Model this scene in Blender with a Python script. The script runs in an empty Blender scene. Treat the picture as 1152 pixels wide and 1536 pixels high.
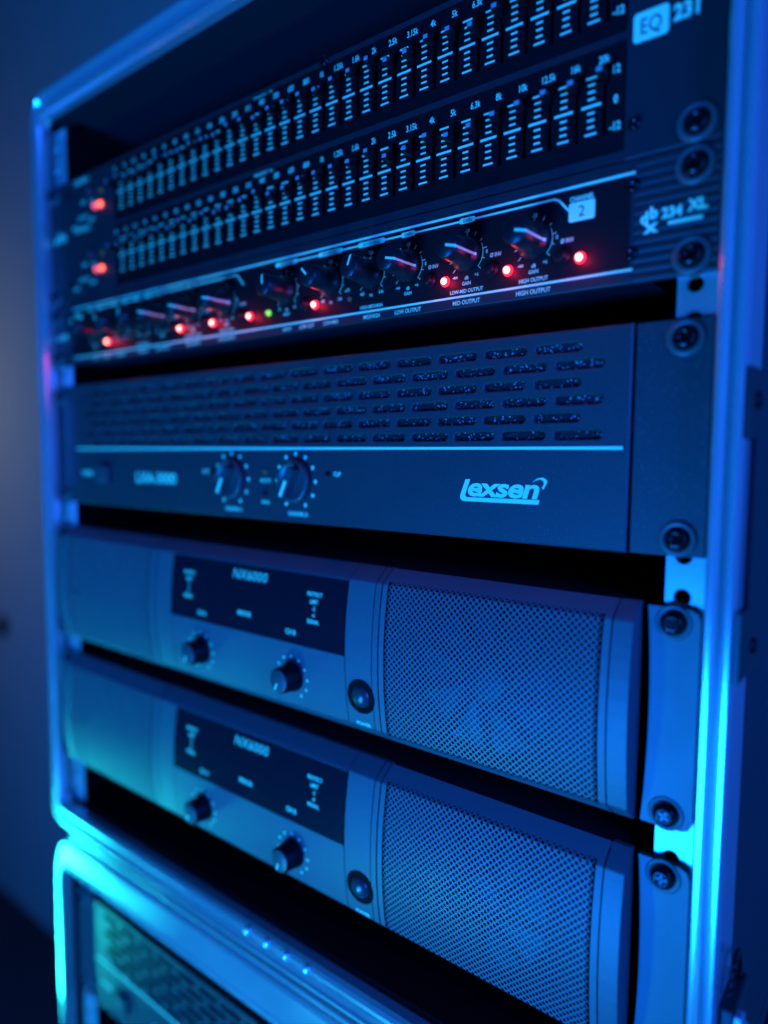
import bpy, bmesh, math, random
from mathutils import Matrix, Vector
from mathutils.geometry import delaunay_2d_cdt

random.seed(7)
S = 0.001                      # all dimensions below are millimetres
PI = math.pi
sc = bpy.context.scene
COL = sc.collection

# ------------------------------------------------------------------ camera
cd = bpy.data.cameras.new('camera')
cam = bpy.data.objects.new('camera', cd); COL.objects.link(cam)
R_, U_, F_ = (0.785908, 0.618302, 0.007155), (-0.055866, 0.059477, 0.996665), (-0.615815, 0.783687, -0.081286)
cam.matrix_world = Matrix(((R_[0], U_[0], -F_[0], 0.304694), (R_[1], U_[1], -F_[1], -0.272786),
                           (R_[2], U_[2], -F_[2], -0.105518), (0, 0, 0, 1)))
cd.sensor_fit = 'HORIZONTAL'; cd.sensor_width = 36.0
cd.lens = 1035.27 / 1152 * 36
cd.clip_start = 0.01; cd.clip_end = 50
cd.dof.use_dof = True; cd.dof.focus_distance = 0.316; cd.dof.aperture_fstop = 3.3
sc.camera = cam

# ------------------------------------------------------------------ light
w = bpy.data.worlds.new('World'); sc.world = w; w.use_nodes = True
w.node_tree.nodes['Background'].inputs[0].default_value = (0.01, 0.045, 0.16, 1)
w.node_tree.nodes['Background'].inputs[1].default_value = 0.10

def area(name, loc, target, size, color, power, spread=180):
    ld = bpy.data.lights.new(name, 'AREA'); ld.shape = 'RECTANGLE'
    ld.size, ld.size_y = size[0] * S, size[1] * S
    ld.color = color; ld.energy = power; ld.spread = math.radians(spread)
    o = bpy.data.objects.new(name, ld); COL.objects.link(o)
    o.location = [v * S for v in loc]
    d = Vector(target) - Vector(loc)
    o.rotation_euler = d.to_track_quat('-Z', 'Y').to_euler()
    return o
area('stage_light', (-150, -1250, -820), (60, 0, -180), (420, 420), (0.003, 0.172, 1.0), 47)
area('cyan_spot_light', (-120, -420, -650), (60, 0, -290), (46, 46), (0.05, 0.95, 0.88), 1.15)
area('cyan_edge_fill', (-640, -200, -730), (-350, -9, -462), (40, 240), (0.02, 0.95, 0.95), 0.16, 34)  # another cyan lamp, added only to brighten the left case edges
area('violet_light', (800, -320, -40), (256, 0, -40), (300, 500), (0.012, 0.12, 1.0), 10)
area('wall_fill_light', (-1800, 60, 60), (-1850, 570, -40), (300, 300), (0.50, 0.58, 0.60), 1.1)  # unseen lamp added to lift the wall alone

sc.view_settings.view_transform = 'Standard'
sc.view_settings.look = 'None'
sc.view_settings.exposure = 0.0
sc.view_settings.gamma = 1.0
sc.cycles.use_denoising = True
sc.cycles.max_bounces = 6
sc.cycles.sample_clamp_indirect = 4

# ------------------------------------------------------------------ materials
def mat(name, base, rough=0.5, metal=0.0, spec=0.5, bump=None, bscale=800, bdist=0.0001, var=0.0, speck=0.0, coat=0.0):
    m = bpy.data.materials.new(name); m.use_nodes = True
    nt = m.node_tree; p = nt.nodes['Principled BSDF']
    p.inputs['Base Color'].default_value = (*base, 1)
    p.inputs['Roughness'].default_value = rough
    p.inputs['Metallic'].default_value = metal
    p.inputs['Specular IOR Level'].default_value = spec
    if coat: p.inputs['Coat Weight'].default_value = coat
    tc = nt.nodes.new('ShaderNodeTexCoord')
    if bump:
        n = nt.nodes.new('ShaderNodeTexNoise'); n.inputs['Scale'].default_value = bscale
        n.inputs['Detail'].default_value = 3
        nt.links.new(tc.outputs['Object'], n.inputs['Vector'])
        b = nt.nodes.new('ShaderNodeBump'); b.inputs['Strength'].default_value = bump
        b.inputs['Distance'].default_value = bdist
        nt.links.new(n.outputs['Fac'], b.inputs['Height']); nt.links.new(b.outputs['Normal'], p.inputs['Normal'])
    if var:
        n2 = nt.nodes.new('ShaderNodeTexNoise'); n2.inputs['Scale'].default_value = 18
        n2.inputs['Detail'].default_value = 6
        nt.links.new(tc.outputs['Object'], n2.inputs['Vector'])
        r = nt.nodes.new('ShaderNodeMapRange')
        r.inputs['To Min'].default_value = rough - var; r.inputs['To Max'].default_value = rough + var
        nt.links.new(n2.outputs['Fac'], r.inputs['Value']); nt.links.new(r.outputs['Result'], p.inputs['Roughness'])
    if speck:   # pale flecks of dust and powder-coat grain
        v = nt.nodes.new('ShaderNodeTexNoise'); v.inputs['Scale'].default_value = 1300; v.inputs['Detail'].default_value = 1
        nt.links.new(tc.outputs['Object'], v.inputs['Vector'])
        cr = nt.nodes.new('ShaderNodeValToRGB')
        cr.color_ramp.elements[0].position = 0.66; cr.color_ramp.elements[0].color = (*base, 1)
        cr.color_ramp.elements[1].position = 0.80; cr.color_ramp.elements[1].color = (*[min(1, c + speck) for c in base], 1)
        nt.links.new(v.outputs['Fac'], cr.inputs['Fac']); nt.links.new(cr.outputs['Color'], p.inputs['Base Color'])
    return m
def glow(name, color, strength):
    m = bpy.data.materials.new(name); m.use_nodes = True; nt = m.node_tree
    p = nt.nodes['Principled BSDF']; p.inputs['Base Color'].default_value = (0.2, 0.02, 0.02, 1)
    p.inputs['Emission Color'].default_value = (*color, 1); p.inputs['Emission Strength'].default_value = strength
    return m

M_eq = mat('eq_paint', (0.019, 0.020, 0.023), 0.45, bump=0.25, bscale=2500, bdist=0.00005, var=0.06)
M_field = mat('dark_field', (0.004, 0.004, 0.006), 0.55, spec=0.15)
M_fieldgloss = mat('dark_gloss_field', (0.006, 0.005, 0.007), 0.45, spec=0.3)
M_lex = mat('navy_powder_coat', (0.029, 0.029, 0.033), 0.5, bump=0.5, bscale=1800, bdist=0.00008, speck=0.11, var=0.08)
M_nx = mat('grey_plastic', (0.092, 0.096, 0.104), 0.46, bump=0.3, bscale=2200, bdist=0.00006, var=0.09, speck=0.05)
M_mesh = mat('grille_steel', (0.115, 0.12, 0.128), 0.46, spec=0.4, var=0.04)
M_display = mat('display_window', (0.008, 0.009, 0.016), 0.22, spec=0.35)
M_print = mat('white_print', (0.62, 0.96, 0.54), 0.6)
M_ink = mat('dark_ink', (0.03, 0.03, 0.035), 0.6)
M_black = mat('black_plastic', (0.006, 0.006, 0.008), 0.45, spec=0.15, var=0.05)
M_knob = mat('knob_plastic', (0.010, 0.011, 0.014), 0.32, var=0.05)
M_fan = mat('fan_plastic', (0.016, 0.016, 0.018), 0.4)
M_btn = mat('button_plastic', (0.05, 0.05, 0.055), 0.28)
M_soft = mat('grey_knob_cap', (0.06, 0.062, 0.066), 0.4)
M_cavity = mat('cavity_black', (0.004, 0.004, 0.005), 0.8, spec=0.1)
M_chassis = mat('chassis_steel', (0.015, 0.016, 0.02), 0.55, spec=0.3)
M_alu = mat('anodised_aluminium', (0.60, 0.61, 0.62), 0.20, metal=0.65, bump=0.12, bscale=350, bdist=0.00008, var=0.10)
M_rail = mat('rail_steel', (0.48, 0.49, 0.50), 0.30, metal=0.55, bump=0.1, bscale=600, bdist=0.00004, var=0.08)
M_screw = mat('black_screw', (0.012, 0.013, 0.016), 0.18, metal=0.6)
M_washer = mat('washer_plastic', (0.085, 0.085, 0.09), 0.38)
M_dot = mat('rivet_glint_alu', (0.95, 0.96, 0.96), 0.34, metal=0.7)  # near-white base paints the reflected glints into the rivets
M_plate = mat('black_plate', (0.012, 0.012, 0.015), 0.45, bump=0.4, bscale=900, bdist=0.0001)
M_foam = bpy.data.materials.new('granular_foam'); M_foam.use_nodes = True
_nt = M_foam.node_tree; _p = _nt.nodes['Principled BSDF']
_tc = _nt.nodes.new('ShaderNodeTexCoord')
_v = _nt.nodes.new('ShaderNodeTexVoronoi'); _v.inputs['Scale'].default_value = 1500
_nt.links.new(_tc.outputs['Object'], _v.inputs['Vector'])
_cr = _nt.nodes.new('ShaderNodeValToRGB')
_cr.color_ramp.elements[0].position = 0.89; _cr.color_ramp.elements[0].color = (0.006, 0.006, 0.008, 1)
_cr.color_ramp.elements[1].position = 0.97; _cr.color_ramp.elements[1].color = (0.4, 0.42, 0.42, 1)  # pale cells paint the sparkle of the foam into its colour
_sep = _nt.nodes.new('ShaderNodeSeparateColor')
_nt.links.new(_v.outputs['Color'], _sep.inputs[0]); _nt.links.new(_sep.outputs[0], _cr.inputs['Fac'])
_nt.links.new(_cr.outputs['Color'], _p.inputs['Base Color']); _p.inputs['Roughness'].default_value = 0.5
_b = _nt.nodes.new('ShaderNodeBump'); _b.inputs['Strength'].default_value = 1.0; _b.inputs['Distance'].default_value = 0.0006
_nt.links.new(_v.outputs['Distance'], _b.inputs['Height']); _nt.links.new(_b.outputs['Normal'], _p.inputs['Normal'])
M_lam = bpy.data.materials.new('textured_laminate'); M_lam.use_nodes = True
_nt = M_lam.node_tree; _p = _nt.nodes['Principled BSDF']
_p.inputs['Base Color'].default_value = (0.024, 0.025, 0.03, 1); _p.inputs['Roughness'].default_value = 0.5
_tc = _nt.nodes.new('ShaderNodeTexCoord')
_v = _nt.nodes.new('ShaderNodeTexVoronoi'); _v.inputs['Scale'].default_value = 420; _v.inputs['Randomness'].default_value = 0.15
_nt.links.new(_tc.outputs['Object'], _v.inputs['Vector'])
_b = _nt.nodes.new('ShaderNodeBump'); _b.inputs['Strength'].default_value = 1.0; _b.inputs['Distance'].default_value = 0.0008
_nt.links.new(_v.outputs['Distance'], _b.inputs['Height']); _nt.links.new(_b.outputs['Normal'], _p.inputs['Normal'])
M_red = glow('red_led_core', (1.0, 0.42, 0.34), 5.0)
M_redring = glow('red_led_lens', (1.0, 0.012, 0.035), 2.6)
M_redsoft = glow('red_led_dim', (1.0, 0.12, 0.06), 3.4)
M_pink = glow('pink_led', (0.9, 0.10, 0.22), 1.5)
M_green = glow('green_led', (0.25, 1.0, 0.12), 1.1)
M_dimgreen = glow('dim_green_led', (0.05, 0.35, 0.18), 0.12)
M_wall = mat('painted_wall', (0.42, 0.38, 0.33), 0.85, spec=0.2, bump=0.2, bscale=60, bdist=0.001)
M_floor = mat('dark_floor', (0.05, 0.055, 0.07), 0.7, spec=0.2, bump=0.3, bscale=40, bdist=0.001)
M_darksheet = mat('dark_sheet', (0.012, 0.015, 0.03), 0.9, spec=0.1, bump=0.3, bscale=30, bdist=0.002)

# ------------------------------------------------------------------ mesh building
class MB:
    def __init__(s): s.v, s.f, s.m, s.s = [], [], [], []
    def add(s, verts, faces, mi=0, smooth=False):
        o = len(s.v); s.v += [tuple(p) for p in verts]
        for f in faces: s.f.append(tuple(i + o for i in f)); s.m.append(mi); s.s.append(smooth)
        return s
    def box(s, x0, x1, y0, y1, z0, z1, mi=0):
        v = [(x0, y0, z0), (x1, y0, z0), (x1, y1, z0), (x0, y1, z0), (x0, y0, z1), (x1, y0, z1), (x1, y1, z1), (x0, y1, z1)]
        return s.add(v, [(0, 3, 2, 1), (4, 5, 6, 7), (0, 1, 5, 4), (1, 2, 6, 5), (2, 3, 7, 6), (3, 0, 4, 7)], mi)
    def rbox(s, x0, x1, y0, y1, z0, z1, r=0.4, seg=2, mi=0):
        bm = bmesh.new(); bmesh.ops.create_cube(bm, size=1)
        for v in bm.verts: v.co = ((x0 + x1) / 2 + v.co.x * (x1 - x0), (y0 + y1) / 2 + v.co.y * (y1 - y0), (z0 + z1) / 2 + v.co.z * (z1 - z0))
        bmesh.ops.bevel(bm, geom=bm.edges[:], offset=r, segments=seg, affect='EDGES', profile=0.5)
        bm.verts.index_update()
        s.add([v.co[:] for v in bm.verts], [[v.index for v in f.verts] for f in bm.faces], mi); bm.free(); return s
    def lathe(s, cx, cz, prof, n=24, mi=0, smooth=True, y0=0.0):
        # prof: list of (radius, y) starting at the front centre; revolved about the y axis
        vs, fs = [], []
        for r, y in prof:
            for k in range(n):
                a = 2 * PI * k / n; vs.append((cx + r * math.cos(a), y + y0, cz + r * math.sin(a)))
        for i in range(len(prof) - 1):
            for k in range(n):
                k2 = (k + 1) % n; fs.append((i * n + k, i * n + k2, (i + 1) * n + k2, (i + 1) * n + k))
        fs.append(tuple(range(n - 1, -1, -1))); fs.append(tuple((len(prof) - 1) * n + k for k in range(n)))
        return s.add(vs, fs, mi, smooth)
    def plate(s, poly, y0, y1, mi=0):
        # polygon (x, z) in the front plane, given thickness
        n = len(poly)
        a = sum(poly[i][0] * poly[(i + 1) % n][1] - poly[(i + 1) % n][0] * poly[i][1] for i in range(n))
        if a < 0: poly = poly[::-1]
        vs = [(x, y0, z) for x, z in poly] + [(x, y1, z) for x, z in poly]
        fs = [tuple(range(n)), tuple(range(2 * n - 1, n - 1, -1))] + [((i + 1) % n, i, n + i, n + (i + 1) % n) for i in range(n)]
        return s.add(vs, fs, mi)
    def flat(s, poly, y, mi=0):
        n = len(poly)
        a = sum(poly[i][0] * poly[(i + 1) % n][1] - poly[(i + 1) % n][0] * poly[i][1] for i in range(n))
        if a < 0: poly = poly[::-1]
        return s.add([(x, y, z) for x, z in poly], [tuple(range(n))], mi)
    def rect(s, x0, x1, z0, z1, y, mi=0): return s.flat([(x0, z0), (x1, z0), (x1, z1), (x0, z1)], y, mi)
    def strip(s, pts, wd, y, mi=0):
        for (x0, z0), (x1, z1) in zip(pts, pts[1:]):
            d = Vector((x1 - x0, z1 - z0)); d.normalize(); n = Vector((-d.y, d.x)) * wd / 2; e = d * wd * 0.3
            s.flat([(x0 - n.x - e.x, z0 - n.y - e.y), (x1 - n.x + e.x, z1 - n.y + e.y), (x1 + n.x + e.x, z1 + n.y + e.y), (x0 + n.x - e.x, z0 + n.y - e.y)], y, mi)
        return s
    def disc(s, cx, cz, r, y, mi=0, n=16): return s.flat([(cx + r * math.cos(2 * PI * k / n), cz + r * math.sin(2 * PI * k / n)) for k in range(n)], y, mi)
    def mesh(s, name, mats):
        me = bpy.data.meshes.new(name)
        me.from_pydata([(x * S, y * S, z * S) for x, y, z in s.v], [], s.f)
        for m in (mats if isinstance(mats, (list, tuple)) else [mats]): me.materials.append(m)
        me.polygons.foreach_set('material_index', s.m); me.polygons.foreach_set('use_smooth', s.s)
        me.update(); return me
    def build(s, name, mats, parent=None, loc=None):
        o = bpy.data.objects.new(name, s.mesh(name, mats)); COL.objects.link(o)
        if parent: o.parent = parent
        if loc: o.location = [c * S for c in loc]
        return o

def link(name, me, parent=None, loc=(0, 0, 0)):
    o = bpy.data.objects.new(name, me); COL.objects.link(o); o.parent = parent; o.location = [c * S for c in loc]; return o
def thing(name, label, cat, group=None, loc=(0, 0, 0)):
    o = bpy.data.objects.new(name, None); COL.objects.link(o); o.empty_display_size = 0.02
    o.location = [c * S for c in loc]; o['label'] = label; o['category'] = cat
    if group: o['group'] = group
    return o
def copy_tree(o, parent=None):
    kids = list(o.children); c = o.copy(); COL.objects.link(c); c.parent = parent
    for k in kids: copy_tree(k, c)
    return c
def rrect(x0, x1, z0, z1, r, n=5):
    P = []
    for cx, cz, a0 in ((x1 - r, z1 - r, 0), (x0 + r, z1 - r, 90), (x0 + r, z0 + r, 180), (x1 - r, z0 + r, 270)):
        for k in range(n + 1):
            a = math.radians(a0 + 90 * k / n); P.append((cx + r * math.cos(a), cz + r * math.sin(a)))
    return P
def stadium(x0, x1, zc, r, n=8):
    P = []
    for k in range(n + 1): a = -PI / 2 + PI * k / n; P.append((x1 - r + r * math.cos(a), zc + r * math.sin(a)))
    for k in range(n + 1): a = PI / 2 + PI * k / n; P.append((x0 + r + r * math.cos(a), zc + r * math.sin(a)))
    return P
def holed(mb, outer, holes, y, depth, rim=0.0, mi=0, mi_wall=0):
    # a flat sheet with real holes: front skin, small chamfer round every hole, and hole walls
    pts, edges, base = [], [], 0
    for loop in [outer] + holes:
        n = len(loop); pts += [Vector(p) for p in loop]; edges += [(base + i, base + (i + 1) % n) for i in range(n)]; base += n
    vs, _, fs, *_r = delaunay_2d_cdt(pts, edges, [], 0, 1e-6)
    def inside(p, L):
        c = False; j = len(L) - 1
        for i in range(len(L)):
            if (L[i][1] > p[1]) != (L[j][1] > p[1]) and p[0] < (L[j][0] - L[i][0]) * (p[1] - L[i][1]) / (L[j][1] - L[i][1]) + L[i][0]: c = not c
            j = i
        return c
    bbs = [(min(p[0] for p in h), max(p[0] for p in h), min(p[1] for p in h), max(p[1] for p in h), h) for h in holes]
    keep = []
    for f in fs:
        cx = sum(vs[i][0] for i in f) / len(f); cz = sum(vs[i][1] for i in f) / len(f)
        if not inside((cx, cz), outer): continue
        if any(b[0] < cx < b[1] and b[2] < cz < b[3] and inside((cx, cz), b[4]) for b in bbs): continue
        a = sum(vs[f[i]][0] * vs[f[(i + 1) % len(f)]][1] - vs[f[(i + 1) % len(f)]][0] * vs[f[i]][1] for i in range(len(f)))
        keep.append(tuple(f) if a > 0 else tuple(f)[::-1])
    mb.add([(p[0], y, p[1]) for p in vs], keep, mi)
    for h in holes:
        n = len(h); cx = (min(p[0] for p in h) + max(p[0] for p in h)) / 2; cz = (min(p[1] for p in h) + max(p[1] for p in h)) / 2
        hx = (max(p[0] for p in h) - min(p[0] for p in h)) / 2; hz = (max(p[1] for p in h) - min(p[1] for p in h)) / 2
        sx, sz = (hx - rim) / hx, (hz - rim) / hz
        inn = [(cx + (p[0] - cx) * sx, cz + (p[1] - cz) * sz) for p in h]
        V = [(p[0], y, p[1]) for p in h] + [(p[0], y + rim, p[1]) for p in inn] + [(p[0], y + depth, p[1]) for p in inn]
        F = []
        for k in range(2):
            for i in range(n):
                i2 = (i + 1) % n; F.append((k * n + i2, k * n + i, (k + 1) * n + i, (k + 1) * n + i2))
        mb.add(V, F, mi_wall)

# ------------------------------------------------------------------ lettering (built-in font, laid on the panels as thin print)
_glyph = {}
def glyphs(txt, bold=0.0, spacing=1.0):
    key = (txt, bold, spacing)
    if key not in _glyph:
        cu = bpy.data.curves.new('lettering', 'FONT'); cu.body = txt; cu.size = 1.0; cu.offset = bold
        cu.space_character = spacing; cu.resolution_u = 3; cu.fill_mode = 'FRONT'; cu.dimensions = '2D'
        o = bpy.data.objects.new('lettering', cu); COL.objects.link(o)
        bpy.context.view_layer.update()
        dg = bpy.context.evaluated_depsgraph_get(); me = o.evaluated_get(dg).to_mesh()
        vs = [(v.co.x, v.co.y) for v in me.vertices]; fs = [tuple(p.vertices) for p in me.polygons]
        o.evaluated_get(dg).to_mesh_clear(); bpy.data.objects.remove(o); bpy.data.curves.remove(cu)
        _glyph[key] = (vs, fs)
    return _glyph[key]
def text(mb, txt, x, z, h, y=-0.1, xs=0.85, align='C', mi=0, bold=0.012, shear=0.0, spacing=1.0, yf=None):
    # h = cap height in mm, (x, z) = centre of the line (or its left/right end)
    vs, fs = glyphs(txt, bold, spacing); k = h / 0.70
    if not vs: return
    x0 = min(p[0] for p in vs); x1 = max(p[0] for p in vs); wd = (x1 - x0) * k * xs
    ox = x - (wd / 2 if align == 'C' else 0 if align == 'L' else wd)
    out = []
    for a, b in vs:
        zz = b * k - h / 2; X = ox + (a - x0) * k * xs + shear * (zz + h / 2); Z = z + zz
        out.append((X, (yf(Z) if yf else y), Z))
    # keep every face looking at the camera side (-y)
    F = []
    for f in fs:
        ar = sum(out[f[i]][0] * out[f[(i + 1) % len(f)]][2] - out[f[(i + 1) % len(f)]][0] * out[f[i]][2] for i in range(len(f)))
        F.append(f if ar > 0 else f[::-1])
    mb.add(out, F, mi)

# ------------------------------------------------------------------ the room
rm = MB().box(-4200, 2600, 570, 620, -1400, 1900); o = rm.build('wall', M_wall); o['kind'] = 'structure'
rm = MB().box(-4200, 2600, -2600, 569, -1450, -1400); o = rm.build('floor', M_floor); o['kind'] = 'structure'
# dark folded sheet with depth on the wall behind the case
cl = MB(); P = []
for k in range(61):
    x = -575 + k * 20; P.append((x, 556 - 9 * math.sin(k * 0.9) - 4 * math.sin(k * 2.3)))
for (xa, ya), (xb, yb) in zip(P, P[1:]):
    cl.add([(xa, ya, 420), (xb, yb, 420), (xb, yb, 1300), (xa, ya, 1300), (xa, ya + 4, 420), (xb, yb + 4, 420), (xb, yb + 4, 1300), (xa, ya + 4, 1300)],
           [(0, 1, 2, 3), (5, 4, 7, 6), (4, 5, 1, 0), (3, 2, 6, 7)], 0, True)
o = cl.build('dark_wall_sheet', M_darksheet)
o['label'] = 'dark blurred sheet on the wall above the top left of the case'; o['category'] = 'cloth'
fit = thing('wall_fitting', 'small dark round fitting on the blurred wall at the left edge', 'wall fitting', loc=(-1722, 570, -592))
MB().lathe(0, 0, [(16, -12), (26, -10), (34, -2), (34, 0)], 24).build('cover', M_black, fit)
MB().lathe(0, 0, [(6, -14), (8, -13.5), (8, -12)], 12).build('knob', M_chassis, fit)

# ------------------------------------------------------------------ flight case
PROF = [(0, -0.6), (0, -6.5), (0.6, -9), (1.8, -10.2), (3.2, -10.2), (4.2, -9), (4.7, -7), (5.2, -5.2), (6.3, -4.8), (7.0, -6), (7.5, -8.4),
        (8.3, -9.8), (9.4, -9.8), (10.3, -8.6), (10.6, -6.5), (10.6, 17), (9.2, 17), (9.2, -0.6)]
PROF_FLAT = [(0, -0.6), (0, -7.8), (0.4, -9.5), (1.1, -10.3), (2.0, -10.0), (2.7, -9.3), (8.8, -9.1), (9.6, -9.0), (10.3, -8.2), (10.6, -6.5), (10.6, 17), (9.2, 17), (9.2, -0.6)]
def sweep(mb, stations, prof=PROF):
    # stations: functions u,y -> point; consecutive profile rings joined
    n = len(prof); vs, fs = [], []
    for st in stations: vs += [st(u, y) for u, y in prof]
    for i in range(len(stations) - 1):
        for k in range(n):
            k2 = (k + 1) % n; fs.append((i * n + k, (i + 1) * n + k, (i + 1) * n + k2, i * n + k2))
    fs.append(tuple(range(n))); fs.append(tuple((len(stations) - 1) * n + k for k in range(n - 1, -1, -1)))
    mb.add(vs, fs, 0, False)
def frame(parent, xl, xr, zb, zt, kt, kb, dy=0.0, r=7.0, prof=PROF, ks=1.0):
    # kt, kb: how much wider than the uprights the top and bottom rails are
    def corner(cx, cz, a0, kz, name='corner_piece'):
        mb = MB(); st = []
        for k in range(9):
            a = math.radians(a0 + 90 * k / 8); c, s_ = math.cos(a), math.sin(a)
            st.append(lambda u, y, c=c, s_=s_: (cx + (r + u * ks) * c, y + dy, cz + (r + u * kz) * s_))
        sweep(mb, st, prof); return mb.build(name, M_alu, parent)
    corner(xr - r, zt - r, 0, kt); corner(xl + r, zt - r, 90, kt)
    corner(xl + r, zb + r, 180, kb); corner(xr - r, zb + r, 270, kb)
    def side(f0, f1):
        mb = MB(); sweep(mb, [f0, f1], prof); return mb.build('edge_extrusion', M_alu, parent)
    g = 0.05
    side(lambda u, y: (xr + u * ks, y + dy, zb + r + g), lambda u, y: (xr + u * ks, y + dy, zt - r - g))
    side(lambda u, y: (xl - u * ks, y + dy, zt - r - g), lambda u, y: (xl - u * ks, y + dy, zb + r + g))
    side(lambda u, y: (xr - r - g, y + dy, zt + u * kt), lambda u, y: (xl + r + g, y + dy, zt + u * kt))
    return side(lambda u, y: (xl + r + g, y + dy, zb - u * kb), lambda u, y: (xr - r - g, y + dy, zb - u * kb))
def shell(parent, xl, xr, zb, zt, y0, y1, kt, kb):
    e = 9.0
    MB().box(xr + 1.2, xr + e, y0, y1, zb, zt).build('side_panel', M_lam, parent)
    MB().box(xl - e, xl - 1.2, y0, y1, zb, zt).build('side_panel', M_lam, parent)
    MB().box(xl - e, xr + e, y0, y1, zt + 1.2, zt + e * kt).build('top_panel', M_chassis, parent)  # darker than the sides, interior shade put into the colour
    MB().box(xl - e, xr + e, y0, y1, zb - e * kb, zb - 1.2).build('bottom_panel', M_lam, parent)
    for a, b in ((xr + 0.5, xr + 1.1), (xl - 1.1, xl - 0.5)): MB().box(a, b, y0, y1 - 9, zb, zt).build('shade_sheet', M_cavity, parent)  # near-black sheets added to paint the shade inside the case
    MB().box(xl, xr, y0, y1 - 9, zb - 1.1, zb - 0.5).build('shade_sheet', M_cavity, parent)  # same added dark sheet over the case bottom
    MB().box(xl - 1, xr + 1, y1 - 8, y1, zb - 1, zt + 1).build('back_panel', M_chassis, parent)
def rail(parent, x0, x1, xh, z0, z1, zfirst, y=3.4, side=1):
    mb = MB(); holes = []; z = zfirst; seq = [12.7, 15.875, 15.875]; k = 0
    while z > z0 + 6:
        if z < z1 - 6: holes.append([(xh + 3.4 * math.cos(2 * PI * i / 14), z + 3.4 * math.sin(2 * PI * i / 14)) for i in range(14)])
        z -= seq[k % 3]; k += 1
    holed(mb, [(x0, z0), (x1, z0), (x1, z1), (x0, z1)], holes, y, 2.5, 0.5)
    return mb.build('rack_rail', M_rail, parent)

XL, XR = -238.0, 243.6
case = thing('flight_case', 'upper flight case with blue lit aluminium edges holding five rack units', 'flight case', 'stacked flight cases', (0, 0, 0))
low_ext = frame(case, XL, XR, -391, 146, 1.75, 1.6)
shell(case, -242, XR, -391, 146, 5, 520, 1.75, 1.6)
rail(case, -243.5, -220, -232.6, -389, 139, 136.5, side=-1)
rail(case, 227, 245, 233.4, -389, 139, 136.5, side=1)
rv = MB().lathe(0, 0, [(0.5, -1.75), (1.2, -1.6), (1.9, -1.2), (2.5, -0.5), (2.8, 0.0), (2.8, 0.6)], 14).mesh('rivet', M_dot)
for x in (-5.5, 11.9, 28.5, 45.2): link('rivet', rv, case, (x, -10.2, -394.6))
# recessed catch plate on the right outer side, with two fixing tabs
cp = MB()
prof = [(-74, -9), (-98.5, -9), (-98.5, 4), (-160, 4), (-160, -9), (-185.5, -9), (-185.5, 62), (-74, 62)]
n = len(prof)
cp.add([(254.3, y, z) for z, y in prof] + [(256.2, y, z) for z, y in prof],
       [tuple(range(n)), tuple(range(2 * n - 1, n - 1, -1))] + [(i, n + i, n + (i + 1) % n, (i + 1) % n) for i in range(n)])
cplate = cp.build('catch_plate', M_plate, case)
def side_lathe(prof, n=16):   # revolved about the x axis
    m = MB(); m.lathe(0, 0, prof, n); m.v = [(-y, x, z) for x, y, z in m.v]; return m
rs = side_lathe([(1.0, -1.6), (2.6, -1.2), (3.4, 0), (3.4, 0.5)]).mesh('plate_rivet', M_black)
for y, z in ((2, -85), (15, -176)): link('plate_rivet', rs, cplate, (256.3, y, z))
lt = MB()
lt.rbox(254.4, 260, -4, 22, -345, -310, 1.2); latch = lt.build('latch', M_plate, case)
lb = MB().rbox(257, 262.5, -3.5, 2, -344, -311.5, 0.8); lb.build('latch_bolt', M_rail, latch)
for k in range(7):
    MB().rbox(262.0, 263.4, -3.2, 1.7, -343 + k * 4.4, -341 + k * 4.4, 0.4, 1).build('thread', M_rail, latch)
lp = MB()
for k in range(12):
    a0, a1 = PI * k / 12, PI * (k + 1) / 12
    for a in (a0,):
        lp.rbox(256.6, 258.4, 8 + 9 * math.cos(a) - 1.3, 8 + 9 * math.cos(a) + 1.3, -309 + 14 * math.sin(a) - 1.3, -309 + 14 * math.sin(a) + 1.3, 0.5, 1)
lp.build('latch_loop', M_screw, latch)

LZB = -1380.0
case2 = thing('flight_case', 'lower flight case standing under the rack case, its dark front recessed inside cyan lit edges', 'flight case', 'stacked flight cases', (0, 0, 0))
frame(case2, XL - 1.5, XR + 1, LZB, -445.0, 2.6, 1.6, dy=0.0, r=13, prof=PROF_FLAT, ks=0.8)
shell(case2, -242, XR, LZB, -442.5, 5, 520, 2.6, 1.6)
rail(case2, -241.5, -220, -232.6, LZB + 2, -444.5, -447, y=8.4, side=-1)
rail(case2, 227, 245, 233.4, LZB + 2, -444.5, -447, y=8.4, side=1)
MB().rbox(XL + 16, XR - 16, -8.6, -5, -414.6, -411.4, 0.8).build('lid_lip', M_alu, case2)

# ------------------------------------------------------------------ shared hardware
def screw_meshes():
    ws = MB().lathe(0, 0, [(4.6, -0.8), (5.4, -1.4), (6.5, -1.3), (7.1, -0.6), (7.2, 0)], 32).mesh('washer', M_washer)
    hd = MB()
    hd.lathe(0, 0, [(1.3, -2.2), (2.0, -3.4), (2.6, -3.5), (3.3, -3.25), (4.0, -2.7), (4.6, -1.8), (5.0, -0.3)], 28)
    for a in (0.5, 0.5 + PI / 2):     # cross recess ribs
        c, s_ = math.cos(a), math.sin(a); L, W2 = 2.6, 0.45
        hd.plate([(c * L - s_ * W2, s_ * L + c * W2), (-c * L - s_ * W2, -s_ * L + c * W2), (-c * L + s_ * W2, -s_ * L - c * W2), (c * L + s_ * W2, s_ * L - c * W2)], -3.3, -2.1)
    return ws, hd.mesh('screw', M_screw)
ME_WASHER, ME_SCREW = screw_meshes()
ME_SMALL = MB().lathe(0, 0, [(0.9, -1.0), (1.3, -1.7), (2.3, -1.4), (2.6, -0.2), (2.6, 0.2)], 18).mesh('small_screw', M_screw)
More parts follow.
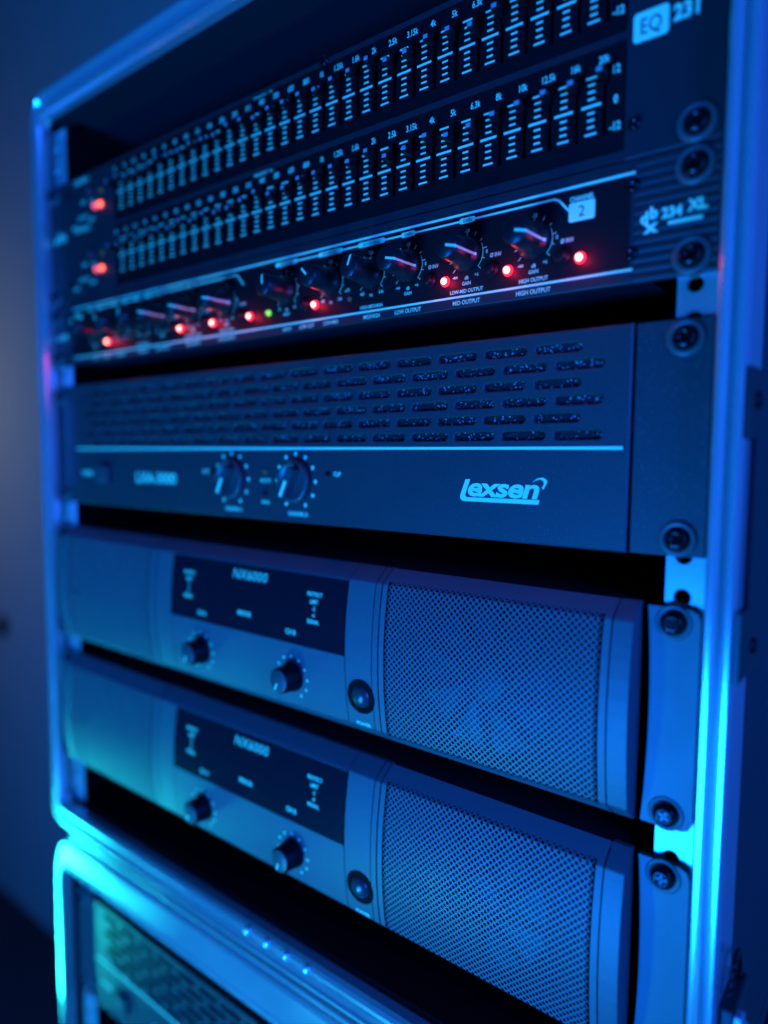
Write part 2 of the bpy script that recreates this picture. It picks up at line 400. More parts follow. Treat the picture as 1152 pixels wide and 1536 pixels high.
ME_WIDE = MB().lathe(0, 0, [(5.2, -0.1), (5.9, -0.5), (6.7, -0.3), (6.9, 0)], 32).mesh('recess_ring', M_nx)
def ear_screw(parent, x, z, y=0.0, washer=True, rot=0.0):
    s_ = link('screw', ME_SCREW, parent, (x, y, z)); s_.rotation_euler = (0, rot, 0)
    link('washer', ME_WASHER if washer else ME_WIDE, s_)
    return s_

# ------------------------------------------------------------------ graphic equaliser (2 rack units)
EQ = thing('graphic_equalizer', 'black graphic equalizer with two rows of sliders at the top of the rack', 'equalizer', loc=(0, 0, 52.5))
def EZ(z): return z - 52.5
MB().box(-215, 215, 3.2, 330, EZ(10.5), EZ(95)).build('chassis', M_chassis, EQ)
fp = MB()
X0F, X1F = -150.5, 206.0
rows = [(12.0, 53.0), (55.7, 94.6)]
# painted panel around the two recessed fields
fp.rbox(-241.3, X0F, 0, 3, EZ(8.2), EZ(97), 0.4); fp.rbox(X1F, 241.3, 0, 3, EZ(8.2), EZ(97), 0.4)
fp.box(X0F - 0.5, X1F + 0.5, 0, 3, EZ(8.2), EZ(rows[0][0])); fp.box(X0F - 0.5, X1F + 0.5, 0, 3, EZ(53.0), EZ(55.7)); fp.box(X0F - 0.5, X1F + 0.5, 0, 3, EZ(94.6), EZ(97))
fp.build('face_panel', M_eq, EQ)
PITCH, XC = 11.535, 24.26
SX = [XC + PITCH * (i - 15) + 0.9 for i in range(31)]
FREQ = '20 25 31.5 40 50 63 80 100 125 160 200 250 315 400 500 630 800 1k 1.25k 1.6k 2k 2.5k 3.15k 4k 5k 6.3k 8k 10k 12.5k 16k 20k'.split()
ZERO = (32.3, 74.6)
low = {17: 38.9, 18: 39.2, 19: 38.8, 20: 40.9, 21: 35.6, 22: 36.2, 23: 38.7, 24: 35.8, 25: 36.6, 26: 38.1, 27: 39.0, 28: 39.6, 29: 39.6, 30: 41.2, 16: 38.9}
upr = {16: 81.0, 17: 79.9, 18: 81.3, 19: 81.5, 20: 83.3, 21: 78.8, 22: 78.7, 23: 81.1}
cap = MB()
cap.box(-0.45, 0.45, -3.2, 2.5, -1.5, 1.5, 1)                       # stem
cap.rbox(-1.5, 1.5, -7.6, -3.0, -1.7, 1.7, 0.45, 2, 1)              # cap
cap.rbox(-1.15, 1.15, -7.8, -7.4, -0.6, 1.15, 0.12, 1, 0)                       # pale front face line
M_cap = mat('slider_cap_face', (0.34, 0.35, 0.35), 0.5)
ME_CAP = cap.mesh('slider', [M_cap, M_black])
for r, (zb, zt) in enumerate(rows):
    z0 = ZERO[r]; sp = MB(); marks, letters = MB(), MB()
    holes = []
    for i in range(31):
        top, bot = z0 + 11.4, z0 - 11.4
        P = []
        for k in range(7): a = PI * k / 6; P.append((SX[i] + 1.3 * math.cos(a), EZ(top) + 1.3 * math.sin(a)))
        for k in range(7): a = PI + PI * k / 6; P.append((SX[i] + 1.3 * math.cos(a), EZ(bot) + 1.3 * math.sin(a)))
        holes.append(P)
    holed(sp, [(X0F, EZ(zb)), (X1F, EZ(zb)), (X1F, EZ(zt)), (X0F, EZ(zt))], holes, 0.5, 2.4, 0.15, 0, 1)
    spo = sp.build('scale_panel', [M_field, M_cavity], EQ)
    for i in range(31):
        tbl = upr if r else low
        z = tbl.get(i, z0 + random.uniform(3.2, 8.4))
        link('slider', ME_CAP, EQ, (SX[i], 0.4, EZ(z)))
        text(letters, FREQ[i], SX[i] - 0.9, EZ(z0 + 16.2), 2.8, 0.4, 0.72, bold=0.02)
        cx = SX[i] + 5.75
        for k in range(-4, 5):
            hw = 4.0 if k == 0 else 2.45 if abs(k) == 4 else 1.5
            if i == 30: hw = min(hw, 2.2)
            th = 0.54 if k == 0 else 0.43
            if i < 30: marks.rect(cx - hw, cx + hw, EZ(z0 + k * 2.67 - th), EZ(z0 + k * 2.67 + th), 0.4)
    for s_, dz in (('12', 11.2), ('0', 0), ('-12', -10)): text(letters, s_, 202.2, EZ(z0 + dz), 3.0, 0.4, 0.8, bold=0.03)
    text(letters, 'FREQUENCY  Hz', SX[13], EZ(z0 + 19.9), 1.6, 0.4, 0.9, bold=0.02)
    # left hand controls: gain lamps, buttons, legends
    zz = 0 if r == 0 else 44.3
    for dx, m in ((-174.2, M_pink), (-167.2, M_redsoft)):
        MB().lathe(dx, EZ(26.8 + zz), [(0.7, -2.4), (1.7, -1.9), (2.2, -0.6), (2.2, 0.1)], 16).build('led', m, EQ)
    MB().lathe(-166, EZ(37.3 + zz * 0.97), [(0.7, -2.0), (1.4, -1.6), (1.8, -0.5), (1.8, 0.1)], 16).build('led', M_dimgreen, EQ)
    b = MB().rbox(-181, -176.5, -3.6, 0.1, EZ(35.5 + zz), EZ(40.0 + zz), 0.5); b.build('button', M_soft, EQ)
    text(letters, 'EQ IN', -180, EZ(19 + zz), 2.4, bold=0.03); text(letters, 'LOW CUT', -192, EZ(22.5 + zz), 2.4, bold=0.03)
    text(letters, 'CLIP', -179, EZ(31.5 + zz), 2.2, bold=0.03); text(letters, 'GAIN', -191, EZ(33 + zz), 2.2, bold=0.03)
    text(letters, 'CHANNEL ' + ('1' if r else '2'), -193, EZ(99.7 - 7 if r else 58.7), 3.2, bold=0.03)
    text(letters, 'INPUT', -203, EZ(17 + zz), 2.4, bold=0.03)
    for nm, q in (('scale_marks', marks), ('lettering', letters)):
        q = q.build(nm, M_print, spo); q['kind'] = 'stuff'
badge = MB()
badge.flat(rrect(208.3, 221.3, EZ(49.6), EZ(60.3), 1.6), -0.12, 0)
text(badge, 'EQ', 214.9, EZ(55.0), 5.6, -0.2, 0.78, bold=0.0, mi=1)
text(badge, '231', 222.7, EZ(55.6), 5.4, -0.12, 0.86, 'L', bold=0.045)
badge.build('model_badge', [M_print, M_ink], EQ)
lg = MB()
lg.lathe(-231.5, EZ(56.5), [(2.5, -0.12), (2.6, -0.1)], 16); lg.lathe(-224.5, EZ(57.5), [(2.5, -0.12), (2.6, -0.1)], 16)
lg.rect(-230, -229, EZ(55), EZ(62.5), -0.12); lg.rect(-227, -226, EZ(55), EZ(62.5), -0.12)
lg.strip([(-221.5, EZ(60)), (-217, EZ(54.5))], 1.3, -0.12); lg.strip([(-221.5, EZ(54.5)), (-217, EZ(60))], 1.3, -0.12)
lg.build('maker_emblem', M_print, EQ)
for x in (-232.6, 232.6):
    for z in (15.0, 90.5): ear_screw(EQ, x, EZ(z if x > 0 else z), rot=random.uniform(0, 1.5))
for x, z in ((210.1, 20.6), (210.1, 86.0), (-211, 20.6), (-211, 86.0)): link('small_screw', ME_SMALL, EQ, (x, 0, EZ(z)))
link('small_screw', ME_SMALL, EQ, (49.5, 0.2, EZ(96.2)))

# ------------------------------------------------------------------ crossover (1 rack unit)
XO = thing('crossover', 'slim black crossover with pointer knobs and a row of glowing red lamps', 'crossover', loc=(0, 0, -15))
def CZ(z): return z + 15
MB().box(-215, 215, 3.2, 300, CZ(-36.5), CZ(6)).build('chassis', M_chassis, XO)
xp = MB()
xp.rbox(-211, 211, 0, 3, CZ(-38.4), CZ(7.7), 0.35)
for sx in (-1, 1):                     # ribbed ears
    nrib = 13; zs = [CZ(-38.4) + (46.1) * k / nrib for k in range(nrib + 1)]
    for k in range(nrib):
        a, b = (211.02, 241.3) if sx > 0 else (-241.3, -211.02)
        z0, z1 = zs[k], zs[k + 1]; d = (z1 - z0)
        V = [(x, y, z) for x in (a, b) for (y, z) in ((0.30, z0), (0.05, z0 + 0.3 * d), (0.05, z1 - 0.3 * d), (0.30, z1), (3, z1), (3, z0))]
        xp.add(V, [(0, 6, 7, 1), (1, 7, 8, 2), (2, 8, 9, 3), (3, 9, 10, 4), (4, 10, 11, 5), (5, 11, 6, 0), (0, 1, 2, 3, 4, 5), (11, 10, 9, 8, 7, 6)])
xp.build('face_panel', M_eq, XO)
fl = MB().box(-209.5, 209.5, -0.06, 0.5, CZ(-33.0), CZ(2.2)); fl.build('dark_field', M_fieldgloss, XO)
YP = -0.14
xl, xt = MB(), MB()
xl.rect(-209.5, 211, CZ(2.1), CZ(3.2), YP); xl.rect(-209.5, 211, CZ(-33.9), CZ(-32.9), YP)
KN = [('gain', 169.5), ('gain', 136.7), ('gain', 104.0), ('freq', 81.3), ('freq', 54.1), ('in', 21.0)]
ANG = {169.5: -14, 136.7: -14, 104.0: -12, 81.3: 68, 54.1: 135, 21.0: 88,
       -30.5: -10, -63.3: -14, -96.0: -12, -118.7: 75, -145.9: 120, -179.0: 92}
def knob_mesh(ang):
    k = MB()
    k.lathe(0, 0, [(4.9, -18.2), (5.4, -17.7), (5.9, -6.5), (6.1, -4.2), (7.1, -3.4), (7.6, -2.2), (7.6, -0.5)], 32)
    a = math.radians(ang); c, s_ = math.cos(a), math.sin(a)
    h = 0.55
    def P(r, y, t): return (c * r - s_ * t, y, s_ * r + c * t)
    p = MB()
    p.add([P(0.3, -18.35, -h), P(5.0, -18.35, -h), P(5.0, -18.35, h), P(0.3, -18.35, h)], [(0, 1, 2, 3)])
    p.add([P(5.0, -18.35, -h), P(5.62, -17.7, -h), P(6.15, -6.5, -h), P(6.3, -4.3, -h), P(7.25, -3.6, -h),
           P(5.0, -18.35, h), P(5.62, -17.7, h), P(6.15, -6.5, h), P(6.3, -4.3, h), P(7.25, -3.6, h)],
          [(0, 1, 6, 5), (1, 2, 7, 6), (2, 3, 8, 7), (3, 4, 9, 8)])
    return k.mesh('knob', M_knob), p.mesh('pointer', M_print)
bt = MB().lathe(0, 0, [(1.9, -4.2), (2.4, -3.9), (2.6, -3.0), (2.6, -1.4), (3.4, -1.2), (3.6, 0.0)], 24).mesh('button', M_black)
ledc = MB().lathe(0, 0, [(0.3, -2.9), (0.9, -2.7), (1.4, -2.1), (1.55, -1.3), (1.6, -0.9)], 18).mesh('led', M_red)
ledr = MB().lathe(0, 0, [(1.65, -1.5), (2.1, -1.2), (2.4, -0.4), (2.4, 0.0)], 18).mesh('lens_ring', M_redring)
for ch in (2, 1):
    off = 0 if ch == 2 else -200
    for kind, kx in KN:
        x = kx + off; zc = CZ(-15.2)
        kme, pme = knob_mesh(ANG.get(round(x, 1), 40))
        ko = link('knob', kme, XO, (x, 0, zc)); link('pointer', pme, ko)
        # scale ring: arc with ticks
        R0 = 8.3
        pts = [(x + R0 * math.cos(math.radians(a)), zc + R0 * math.sin(math.radians(a))) for a in range(225, -46, -9)]
        for k in range(11):
            a = math.radians(-45 + 27 * k); L = 1.2 if k % 2 else 1.8
            xt.strip([(x + R0 * math.cos(a), zc + R0 * math.sin(a)), (x + (R0 + L) * math.cos(a), zc + (R0 + L) * math.sin(a))], 0.3, YP)
        xt.strip(pts[-9:], 0.28, YP)
        if kind == 'gain':
            for t, dx, dz in (('-10', 0, 10.3), ('0', 9.6 + 0.6, -0.3), ('-oo', -6.0, -9.2), ('dB', 0, -10.2), ('GAIN', 0, -12.6), ('+6', 5.2, -9.4)):
                text(xt, t, x + dx, zc + dz, 1.55, YP, 0.85, bold=0.02)
            text(xt, 'Ø INV', x + 14.7, zc - 2.4, 1.7, YP, 0.85, bold=0.02)
            link('button', bt, XO, (x + 13.0, 0, CZ(-24.0)))
        elif kind == 'freq':
            for t, dx, dz in (('2.8k', 0, 10.4), ('450', -5.8, -9.2), ('Hz', 0, -10.3), ('3.6k', 6.4, -9.4)): text(xt, t, x + dx, zc + dz, 1.55, YP, 0.8, bold=0.02)
        else:
            for t, dx, dz in (('0', 0, 10.3), ('-12', -6, -9.2), ('dB', 0, -10.2), ('+12', 6, -9.4), ('INPUT', 0, -12.6)): text(xt, t, x + dx, zc + dz, 1.55, YP, 0.8, bold=0.02)
    text(xt, 'x10', 65.4 + off, CZ(-21.0), 1.6, YP, 0.85, bold=0.02); link('button', bt, XO, (35.5 + off, 0, CZ(-24.2)))
    MB().lathe(67.3 + off, CZ(-25.8), [(0.3, -1.6), (0.8, -1.4), (1.2, -0.6), (1.2, 0)], 14).build('led', M_dimgreen, XO)
    for t, xx in (('HIGH OUTPUT', 169.5), ('LOW-MID OUTPUT', 136.7), ('HIGH-MID/HIGH', 81.4)): text(xt, t, xx + off, CZ(-31.1), 1.65, YP, 0.85, bold=0.02)
    for t, xx in (('HIGH OUTPUT', 169.5), ('MID OUTPUT', 136.7), ('LOW OUTPUT', 104), ('MID/HIGH', 81.5), ('LOW/MID', 54), ('LOW CUT', 36.3), ('INPUT', 21.3)):
        text(xt, t, xx + off, CZ(-36.0), 1.9, -0.1, 0.88, bold=0.02)
    for t, xx in (('GAIN', 136.7), ('GAIN', 104), ('XOVER FREQ', 81.3), ('XOVER FREQ', 53.7), ('INPUT GAIN', 21)):
        hw = 0.75 * len(t) + 1.2
        xl.flat(rrect(xx + off - hw, xx + off + hw, CZ(-1.55), CZ(0.95), 1.1, 3), YP - 0.05)
        text(xl, t, xx + off, CZ(-0.3), 1.5, YP - 0.12, 0.85, mi=1)
    xs = [12, 138 - 1.5, 170, 179, 184.6]
    xl.rect(12 + off, 178 + off, CZ(-0.75), CZ(0.15), YP)
    xl.strip([(178 + off, CZ(-0.3)), (180.2 + off, CZ(-1.2)), (184.8 + off, CZ(-6.4))], 0.9, YP)
    if ch == 2:
        xl.flat(rrect(184.5, 195.5, CZ(-11.0), CZ(-3.4), 1.0, 3), YP); text(xl, '2', 190, CZ(-7.1), 4.2, YP - 0.1, 0.95, mi=1, bold=0)
        text(xl, 'CHANNEL', 190, CZ(-2.0), 1.9, YP, 0.8, bold=0.03)
    else:
        xl.flat(rrect(-208.5, -197.5, CZ(-11.0), CZ(-3.4), 1.0, 3), YP); text(xl, '1', -203, CZ(-7.1), 4.2, YP - 0.1, 0.95, mi=1, bold=0)
        text(xl, 'CHANNEL', -203, CZ(-2.0), 1.9, YP, 0.8, bold=0.03)
for x in (190.0, 157.6, 125.5, 42.9, -9.1, -42.8, -75.5, -161.3):
    lo = link('led', ledc, XO, (x, 0, CZ(-25.6))); link('lens_ring', ledr, lo)
    ld = bpy.data.lights.new('led_light', 'POINT'); ld.color = (1, 0.012, 0.05); ld.energy = 0.004; ld.shadow_soft_size = 0.0012
    lamp = bpy.data.objects.new('led_light', ld); COL.objects.link(lamp); lamp.parent = lo; lamp.location = (0, -0.0052, 0)
MB().lathe(6.7, CZ(-25.6), [(0.4, -2.2), (1.2, -1.8), (1.6, -0.8), (1.6, 0)], 16).build('led', M_green, XO)
for q in (xl.build('line_print', [M_print, M_ink], XO), xt.build('lettering', M_print, XO)): q['kind'] = 'stuff'
lg = MB(); y_ = -0.06
for sgn, bx in ((1, 213.0), (-1, -238.0)):
    if sgn < 0: continue
    text(lg, 'd', bx + 1.9, CZ(-15.0), 4.2, y_, 1.0, bold=0.05); text(lg, 'b', bx + 5.4, CZ(-13.6), 4.2, y_, 1.0, bold=0.05)
    text(lg, 'x', bx + 4.4, CZ(-18.4), 4.6, y_, 1.25, bold=0.05)
    text(lg, '234', 221.2, CZ(-14.6), 3.6, y_, 0.95, 'L', bold=0.045); text(lg, 'XL', 230.2, CZ(-13.6), 3.8, y_, 0.95, 'L', bold=0.06)
    lg.rect(223.6, 235.8, CZ(-19.2), CZ(-17.9), y_)
lg.build('maker_emblem', M_print, XO)
lg = MB(); text(lg, 'X-OVER', -227, CZ(-16.5), 3.6, y_, 0.9, bold=0.04); lg.build('legend', M_print, XO)
for x in (-232.6, 232.6):
    for z in (0.2, -31.6): ear_screw(XO, x, CZ(z), rot=random.uniform(0, 1.5))
for sx in (-1, 1):
    for z in (-2.3, -27.6): link('small_screw', ME_SMALL, XO, (sx * 210.4, 0, CZ(z)))

# ------------------------------------------------------------------ amplifier with slotted front
LX = thing('power_amplifier', 'dark navy amplifier with a slotted upper front and a cyan stripe', 'amplifier', 'amplifiers with slotted fronts', (0, 0, -98.5))
def LZ(z): return z + 98.5
MB().box(-212, 212, 6.5, 380, LZ(-141), LZ(-56)).build('chassis', M_chassis, LX)
face = MB(); holes = []
for r in range(6):
    zc = LZ(-60.6 - 7.17 * r)
    for k in range(16):
        x0 = (170.6 if r % 2 == 0 else 180.0) - 24.55 * k
        holes.append(stadium(x0, x0 + 21.6, zc, 2.35))
ZT, ZB = LZ(-53.4), LZ(-143.4)
holed(face, [(-211.6, ZB + 0.8), (211.6, ZB + 0.8), (211.6, ZT - 0.8), (-211.6, ZT - 0.8)], holes, 0, 2.6, 0.5)
# rolled top, bottom and side edges
loop0 = [(-211.6, ZB + 0.8), (211.6, ZB + 0.8), (211.6, ZT - 0.8), (-211.6, ZT - 0.8)]
loop1 = [(-212.2, ZB + 0.15), (212.2, ZB + 0.15), (212.2, ZT - 0.15), (-212.2, ZT - 0.15)]
V = [(x, 0, z) for x, z in loop0] + [(x, 0.6, z) for x, z in loop1] + [(x, 6.4, z) for x, z in loop1]
face.add(V, [(k * 4 + (i + 1) % 4, k * 4 + i, (k + 1) * 4 + i, (k + 1) * 4 + (i + 1) % 4) for k in range(2) for i in range(4)])
face.build('face_panel', M_lex, LX)
MB().box(-208, 208, 2.4, 5.5, LZ(-101), LZ(-55.5)).build('filter_foam', M_foam, LX)
for sx in (-1, 1):
    a, b = (213.2, 241.3) if sx > 0 else (-241.3, -213.2)
    MB().rbox(a, b, 1.2, 4.2, LZ(-143.0), LZ(-53.8), 0.5).build('rack_ear', M_lex, LX)
    for z in (-61, -136.2): ear_screw(LX, sx * 231.5, LZ(z), 1.2, rot=random.uniform(0, 1.5))
MB().rect(-210, 209.8, LZ(-102.5), LZ(-101.2), -0.12).build('stripe', M_print, LX)
def lex_knob(x):
    k = MB(); k.lathe(0, 0, [(8.6, -2.6), (9.6, -3.8), (11.2, -4.0), (11.9, -3.0), (12.0, 0)], 40)
    a = math.radians(243); c, s_ = math.cos(a), math.sin(a)
    def P(r, t): return (c * r - s_ * t, s_ * r + c * t)
    k.plate([P(-8.4, -2.6), P(9.4, -2.6), P(9.4, 2.6), P(-8.4, 2.6)], -8.2, -2.4)
    ko = k.build('knob', M_soft, LX, (x, 0, LZ(-120.2)))
    p = MB(); p.flat([P(-0.6, -1.15), P(9.3, -1.15), P(9.3, 1.15), P(-0.6, 1.15)], -8.35); p.build('pointer', M_print, ko)
    return ko
lt = MB()
for x, lab in ((27.5, 'CHANNEL B'), (-27.3, 'CHANNEL A')):
    lex_knob(x)
    for k in range(11):
        a = math.radians(90 + 150 - 30 * k); lt.disc(x + 15.2 * math.cos(a), LZ(-120 + 15.2 * math.sin(a)), 1.15, -0.1)
    text(lt, lab, x + 1.5, LZ(-138.3), 2.3, -0.1, 0.85, bold=0.03)
text(lt, 'PROTECT', 2.9, LZ(-120.4), 2.0, -0.1, 0.75, bold=0.03); text(lt, 'SIGNAL', 2.9, LZ(-132.8), 2.0, -0.1, 0.75, bold=0.03)
text(lt, 'CLIP', 58.6, LZ(-115.4), 2.2, -0.1, 0.85, bold=0.03); text(lt, 'CLIP', -52.4, LZ(-116.0), 2.4, -0.1, 0.95, bold=0.03)
text(lt, 'POWER', -195, LZ(-120.2), 3.4, -0.1, 0.9, bold=0.03); text(lt, 'LXA-3000', -107, LZ(-121.6), 7.0, -0.1, 1.12, bold=0.025)
for x, z, m in ((2.9, -115.4, M_dimgreen), (2.9, -127.7, M_black), (52.2, -115.4, M_black), (-46, -116, M_black)):
    MB().lathe(x, LZ(z), [(0.5, -1.8), (1.1, -1.5), (1.4, -0.6), (1.4, 0)], 14).build('led', m, LX)
pb = MB().rbox(-177, -162, -4.5, 0.2, LZ(-127), LZ(-114), 1.5, 3); pb.build('power_button', M_soft, LX)
lt.build('lettering', M_print, LX)['kind'] = 'stuff'
lo = MB(); yl = -0.1
lo.flat([(137.9, LZ(-116.0)), (140.4, LZ(-115.9)), (138.2, LZ(-122.2)), (135.2, LZ(-123.4))], yl)
lo.flat([(138.2, LZ(-122.2)), (137.9, LZ(-123.3)), (138.7, LZ(-124.2)), (137.4, LZ(-126.1)), (136.1, LZ(-125.8)), (135.2, LZ(-124.9)), (135.2, LZ(-123.4))], yl)
lo.flat([(138.7, LZ(-124.2)), (174.9, LZ(-124.0)), (174.4, LZ(-126.0)), (137.4, LZ(-126.1))], yl)
sw = [(171.1, -116.6), (173.6, -114.8), (176.3, -114.3), (178.1, -115.3), (178.2, -116.5), (176.6, -119.5), (175.9, -118.7), (176.8, -117.2), (176.5, -115.7), (174.9, -115.1), (173.4, -115.5)]
out_, inn_ = sw[:6], [sw[0], sw[10], sw[9], sw[8], sw[7], sw[6]]
for i in range(5): lo.flat([(p[0], LZ(p[1])) for p in (out_[i], out_[i + 1], inn_[i + 1], inn_[i])] if i else [(p[0], LZ(p[1])) for p in (out_[0], out_[1], inn_[1])], yl - 0.01 * i)
_gx = [p[0] for p in glyphs('exsen', 0.03, 0.95)[0]]
LOGO_XS = 35.2 / ((max(_gx) - min(_gx)) * 8.3 / 0.70)
text(lo, 'exsen', 138.6, LZ(-119.2), 8.3, yl - 0.08, LOGO_XS, 'L', bold=0.03, shear=0.28, spacing=0.95)
lo.build('maker_emblem', M_print, LX)

LX2 = copy_tree(LX)
LX2['label'] = 'slotted amplifier inside the lower case, seen at the bottom left below the cyan edge'
LX2.location = (0, 4 * S, (-98.5 - 415) * S)

# ------------------------------------------------------------------ amplifiers with twin mesh grilles
NX = thing('power_amplifier', 'grey amplifier with mesh grilles just below the navy slotted amplifier, upper of two alike', 'amplifier', 'amplifiers with twin mesh grilles', (0, 0, -206.3))
def NZ(z): return z + 206.3
ZC, HH = 0.0, 44.6           # face runs from +44.6 to -44.6 about its middle
def fy(z):                   # bulging face: depth of the front at height z (local)
    t = abs(z)
    if t <= 37.5: return -12.0 + 3.6 * (t / 37.5) ** 2
    u = (t - 37.5) / (HH - 37.5); return -8.4 + 8.9 * u ** 1.15
ZS = [-44.6, -43.2, -41.5, -39.5, -37.9, -37.2, -33, -28, -22, -15, -7, 0, 7, 15, 22, 28, 33, 37.2, 37.9, 39.5, 41.5, 43.2, 44.6]
def skin(mb, x0, x1, dy=0.0, zlo=-44.6, zhi=44.6, back=3.0, mi=0):
    zs = sorted(set([z for z in ZS if zlo < z < zhi] + [zlo, zhi])); n = len(zs)
    V = [(x, fy(z) + dy, z) for x in (x0, x1) for z in zs] + [(x, back, z) for x in (x0, x1) for z in zs]
    F = [(i, n + i, n + i + 1, i + 1) for i in range(n - 1)]
    F += [(i + 1, 2 * n + i + 1, 2 * n + i, i) for i in range(n - 1)] + [(n + i, 3 * n + i, 3 * n + i + 1, n + i + 1) for i in range(n - 1)]
    F += [(0, 2 * n, 3 * n, n), (n - 1, 2 * n - 1, 4 * n - 1, 3 * n - 1)]
    mb.add(V, F, mi)
MB().box(-214, 214, 3.2, 400, -43, 43).build('chassis', M_chassis, NX)
body = MB()
skin(body, -74.4, 74.4, zlo=-44.6, zhi=-2.3); skin(body, -74.4, 74.4, zlo=37.2, zhi=44.6)
body.build('face_panel', M_nx, NX)
for a, b in ((74.9, 92.2), (92.9, 96.2)):
    for sx in (-1, 1):
        m = MB(); skin(m, min(sx * a, sx * b), max(sx * a, sx * b), dy=0.0 if b < 95 else -0.25); m.build('trim_strip', M_nx, NX)
for sx in (-1, 1):
    m = MB(); skin(m, min(sx * 211.4, sx * 219.2), max(sx * 211.4, sx * 219.2)); m.build('end_cap', M_nx, NX)
dp = MB(); skin(dp, -74.2, 74.2, dy=-0.05, zlo=-1.9, zhi=36.8); dp.build('display_window', M_display, NX)
bz = MB(); 
for z in (-2.1, 37.0): bz.box(-74.3, 74.3, fy(z) - 0.25, fy(z) + 1, z - 0.18, z + 0.18)
bz.build('window_edge', M_soft, NX)
# pressed mesh grilles: every hole is cut through the curved sheet
def grille(x0, x1):
    P_ = 3.1; mb = MB(); ctr = []
    # arc length along the profile so the holes stay round round the bends
    zz = [ -43.4 + k * 0.2 for k in range(int(86.8 / 0.2) + 1)]; arc = [0.0]
    for a, b in zip(zz, zz[1:]): arc.append(arc[-1] + math.hypot(b - a, fy(b) - fy(a)))
    L = arc[-1]
    def at(s_):
        s_ = min(max(s_, 0), L - 1e-6); lo, hi = 0, len(arc) - 1
        while hi - lo > 1:
            mid = (lo + hi) // 2
            if arc[mid] <= s_: lo = mid
            else: hi = mid
        t = (s_ - arc[lo]) / (arc[hi] - arc[lo]); z = zz[lo] + t * (zz[hi] - zz[lo]); return z
    smid = L / 2; sa, sb = smid - 41.2, smid + 41.2
    nx_ = int((x1 - x0 - 7.0) / (P_ / 2)); ox = (x0 + x1) / 2 - (nx_ - 1) * P_ / 4
    ns = int((sb - sa) / (P_ / 2))
    hw, rr, nseg = P_ / 2, 0.85, 8
    for j in range(ns):
        s0 = sa + (j + 0.5) * P_ / 2
        for i in range(nx_):
            if (i + j) % 2: continue
            cx = ox + i * P_ / 2
            O, A, B = [], [], []
            for k in range(nseg):
                a = 2 * PI * k / nseg; c, s_ = math.cos(a), math.sin(a); d = hw / (abs(c) + abs(s_))
                for lst, r_, dy in ((O, d, 0), (A, rr, 0.0), (B, rr * 0.95, 0.6)):
                    z = at(s0 + r_ * s_); lst.append((cx + r_ * c, fy(z) + dy, z))
            V = O + A + B; n = nseg
            F = [(k, (k + 1) % n, n + (k + 1) % n, n + k) for k in range(n)] + [(n + k, n + (k + 1) % n, 2 * n + (k + 1) % n, 2 * n + k) for k in range(n)]
            mb.add(V, F)
    # plain margins (laid slightly proud of the cut edge)
    def margin(xa, xb, z0, z1, dy=-0.06):
        zs = sorted(set([z for z in ZS if z0 < z < z1] + [z0, z1])); n = len(zs)
        V = [(x, fy(z) + dy, z) for x in (xa, xb) for z in zs]; mb.add(V, [(i, n + i, n + i + 1, i + 1) for i in range(n - 1)])
    za, zb = at(sa + 1.0), at(sb - 1.0)
    margin(x0, x0 + 3.0, -44.6, 44.6); margin(x1 - 3.0, x1, -44.6, 44.6)
    margin(x0, x1, -44.6, za, -0.12); margin(x0, x1, zb, 44.6, -0.12)
    return mb
for a, b in ((96.9, 210.8), (-210.8, -96.9)):
    grille(a, b).build('grille', M_mesh, NX)
    bk = MB(); skin(bk, a + 1, b - 1, dy=8.6, zlo=-41, zhi=41, back=13); bk.build('grille_backing', M_cavity, NX)
    fan = MB(); fx = (a + b) / 2
    fan.lathe(fx, 0, [(9, -6.8), (11, -6.2), (11.5, -3.6)], 28)                       # hub
    for k in range(9):                                                                  # pitched blades
        t = 2 * PI * k / 9; c, s_ = math.cos(t), math.sin(t); c2, s2 = math.cos(t + 0.5), math.sin(t + 0.5)
        fan.add([(fx + 11 * c, -6.2, 11 * s_), (fx + 33 * c, -6.6, 33 * s_), (fx + 33 * c2, -4.0, 33 * s2), (fx + 11 * c2, -4.0, 11 * s2)], [(0, 1, 2, 3)])
    fan.build('cooling_fan', M_fan, NX)
MB().rbox(-206, -190, -12.6, -11.2, -5.5, -1.5, 0.4).build('maker_plate', M_soft, NX)
def ear(sx):
    P = []
    for k in range(13): t = -1 + k / 6; P.append((sx * (221.9 + 1.7 * (1 - t * t)), t * 43.6))
    P += [(sx * 237.5, 43.6), (sx * 240.2, 42.4), (sx * 241.3, 39.5), (sx * 241.3, -39.5), (sx * 240.2, -42.4), (sx * 237.5, -43.6)]
    m = MB(); m.plate(P, 0.0, 3.0); return m.build('rack_ear', M_nx, NX)
for sx in (-1, 1):
    ear(sx)
    for z in (38.0, -38.0): ear_screw(NX, sx * 231.6, z, 0.0, washer=False, rot=random.uniform(0, 1.5))
def nx_knob(x, z):
    k = MB(); y0 = fy(z)
    k.lathe(0, 0, [(6.3, -10.8), (7.0, -10.1), (7.5, -3.0), (8.2, -1.2), (8.2, 1.5)], 36)
    ko = k.build('knob', M_black, NX, (x, y0, z))
    MB().lathe(0, 0, [(5.6, -11.05), (6.3, -10.8), (6.4, -10.6)], 36).build('knob_cap', M_soft, ko)
    a = math.radians(245); c, s_ = math.cos(a), math.sin(a)
    MB().flat([(c * 1.5 + s_ * 0.6, s_ * 1.5 - c * 0.6), (c * 5.6 + s_ * 0.6, s_ * 5.6 - c * 0.6), (c * 5.6 - s_ * 0.6, s_ * 5.6 + c * 0.6), (c * 1.5 - s_ * 0.6, s_ * 1.5 + c * 0.6)], -11.2).build('pointer', M_print, ko)
nt_ = MB()
def nyf(z): return fy(z) - 0.2
KZ = NZ(-227.3)
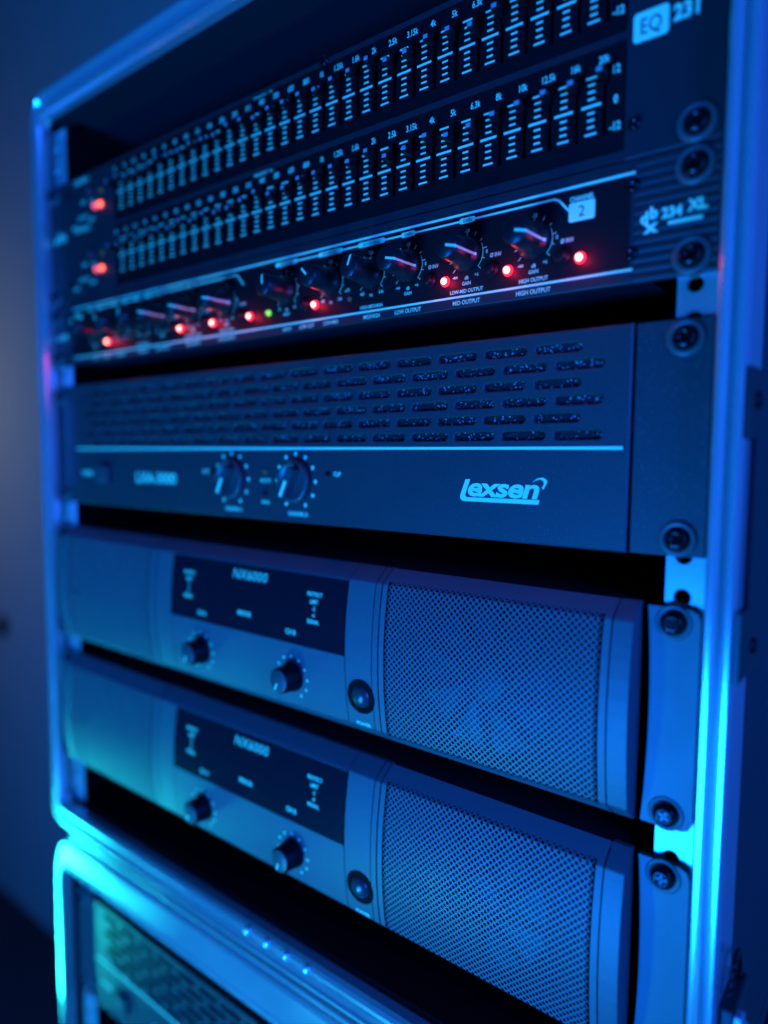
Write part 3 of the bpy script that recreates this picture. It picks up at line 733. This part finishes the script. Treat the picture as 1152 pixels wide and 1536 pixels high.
for x in (35.5, -45.0):
    nx_knob(x, KZ)
    for k in range(11):
        a = math.radians(240 - 30 * k); px, pz = x + 11.6 * math.cos(a), KZ + 11.6 * math.sin(a)
        nt_.disc(px, pz, 0.8, nyf(pz) - 0.1, n=10)
text(nt_, 'NX6000', -0.5, NZ(-175.2), 5.4, xs=1.05, bold=0.004, spacing=1.08, shear=0.1, yf=nyf)
for x in (52.0, -56.5):
    for t, z in (('PROTECT', -179.4), ('LIMIT', -183.3), ('-3', -187.0), ('-6', -190.4), ('SIGNAL', -193.9)): text(nt_, t, x, NZ(z), 2.1, xs=0.85, bold=0.03, yf=nyf)
text(nt_, 'CH B', 35.3, NZ(-202), 2.7, xs=0.9, bold=0.03, yf=nyf); text(nt_, 'CH A', -42.5, NZ(-203), 2.7, xs=0.9, bold=0.03, yf=nyf)
text(nt_, 'BRIDGE', -3.2, NZ(-197.5), 2.5, xs=0.95, bold=0.03, yf=nyf)
text(nt_, 'POWER', 85.4, NZ(-242.4), 1.9, xs=1.0, bold=0.035, yf=lambda z: fy(z) - 0.3)
nt_.build('lettering', M_print, NX)['kind'] = 'stuff'
pz = NZ(-227.6); y0 = fy(pz)
wl = MB().lathe(0, 0, [(6.4, -0.15), (8.5, -0.35), (8.9, -0.3), (9.1, 0.1), (9.1, 1.0)], 40).build('well_shade_disc', M_cavity, NX, (85.0, y0 - 0.15, pz))  # flush black disc painting the shade of a recess, no hole behind
bn = MB().lathe(0, 0, [(0.6, -3.0), (2.2, -2.8), (4.0, -2.1), (5.2, -1.1), (5.9, 0.2), (5.9, 0.6)], 36).build('power_button', M_btn, NX, (85.0, y0 - 0.15, pz))
wl.rotation_euler = bn.rotation_euler = (math.radians(6.2), 0, 0)

NX2 = copy_tree(NX)
NX2['label'] = 'grey amplifier with mesh grilles at the bottom of the upper case, lower of two alike'
NX2.location = (0, 0, (-206.3 - 101.6) * S)
for o in NX2.children:
    if o.name.startswith('knob'): o.rotation_euler = (0, math.radians(-7 if o.location.x > 0 else 5), 0)
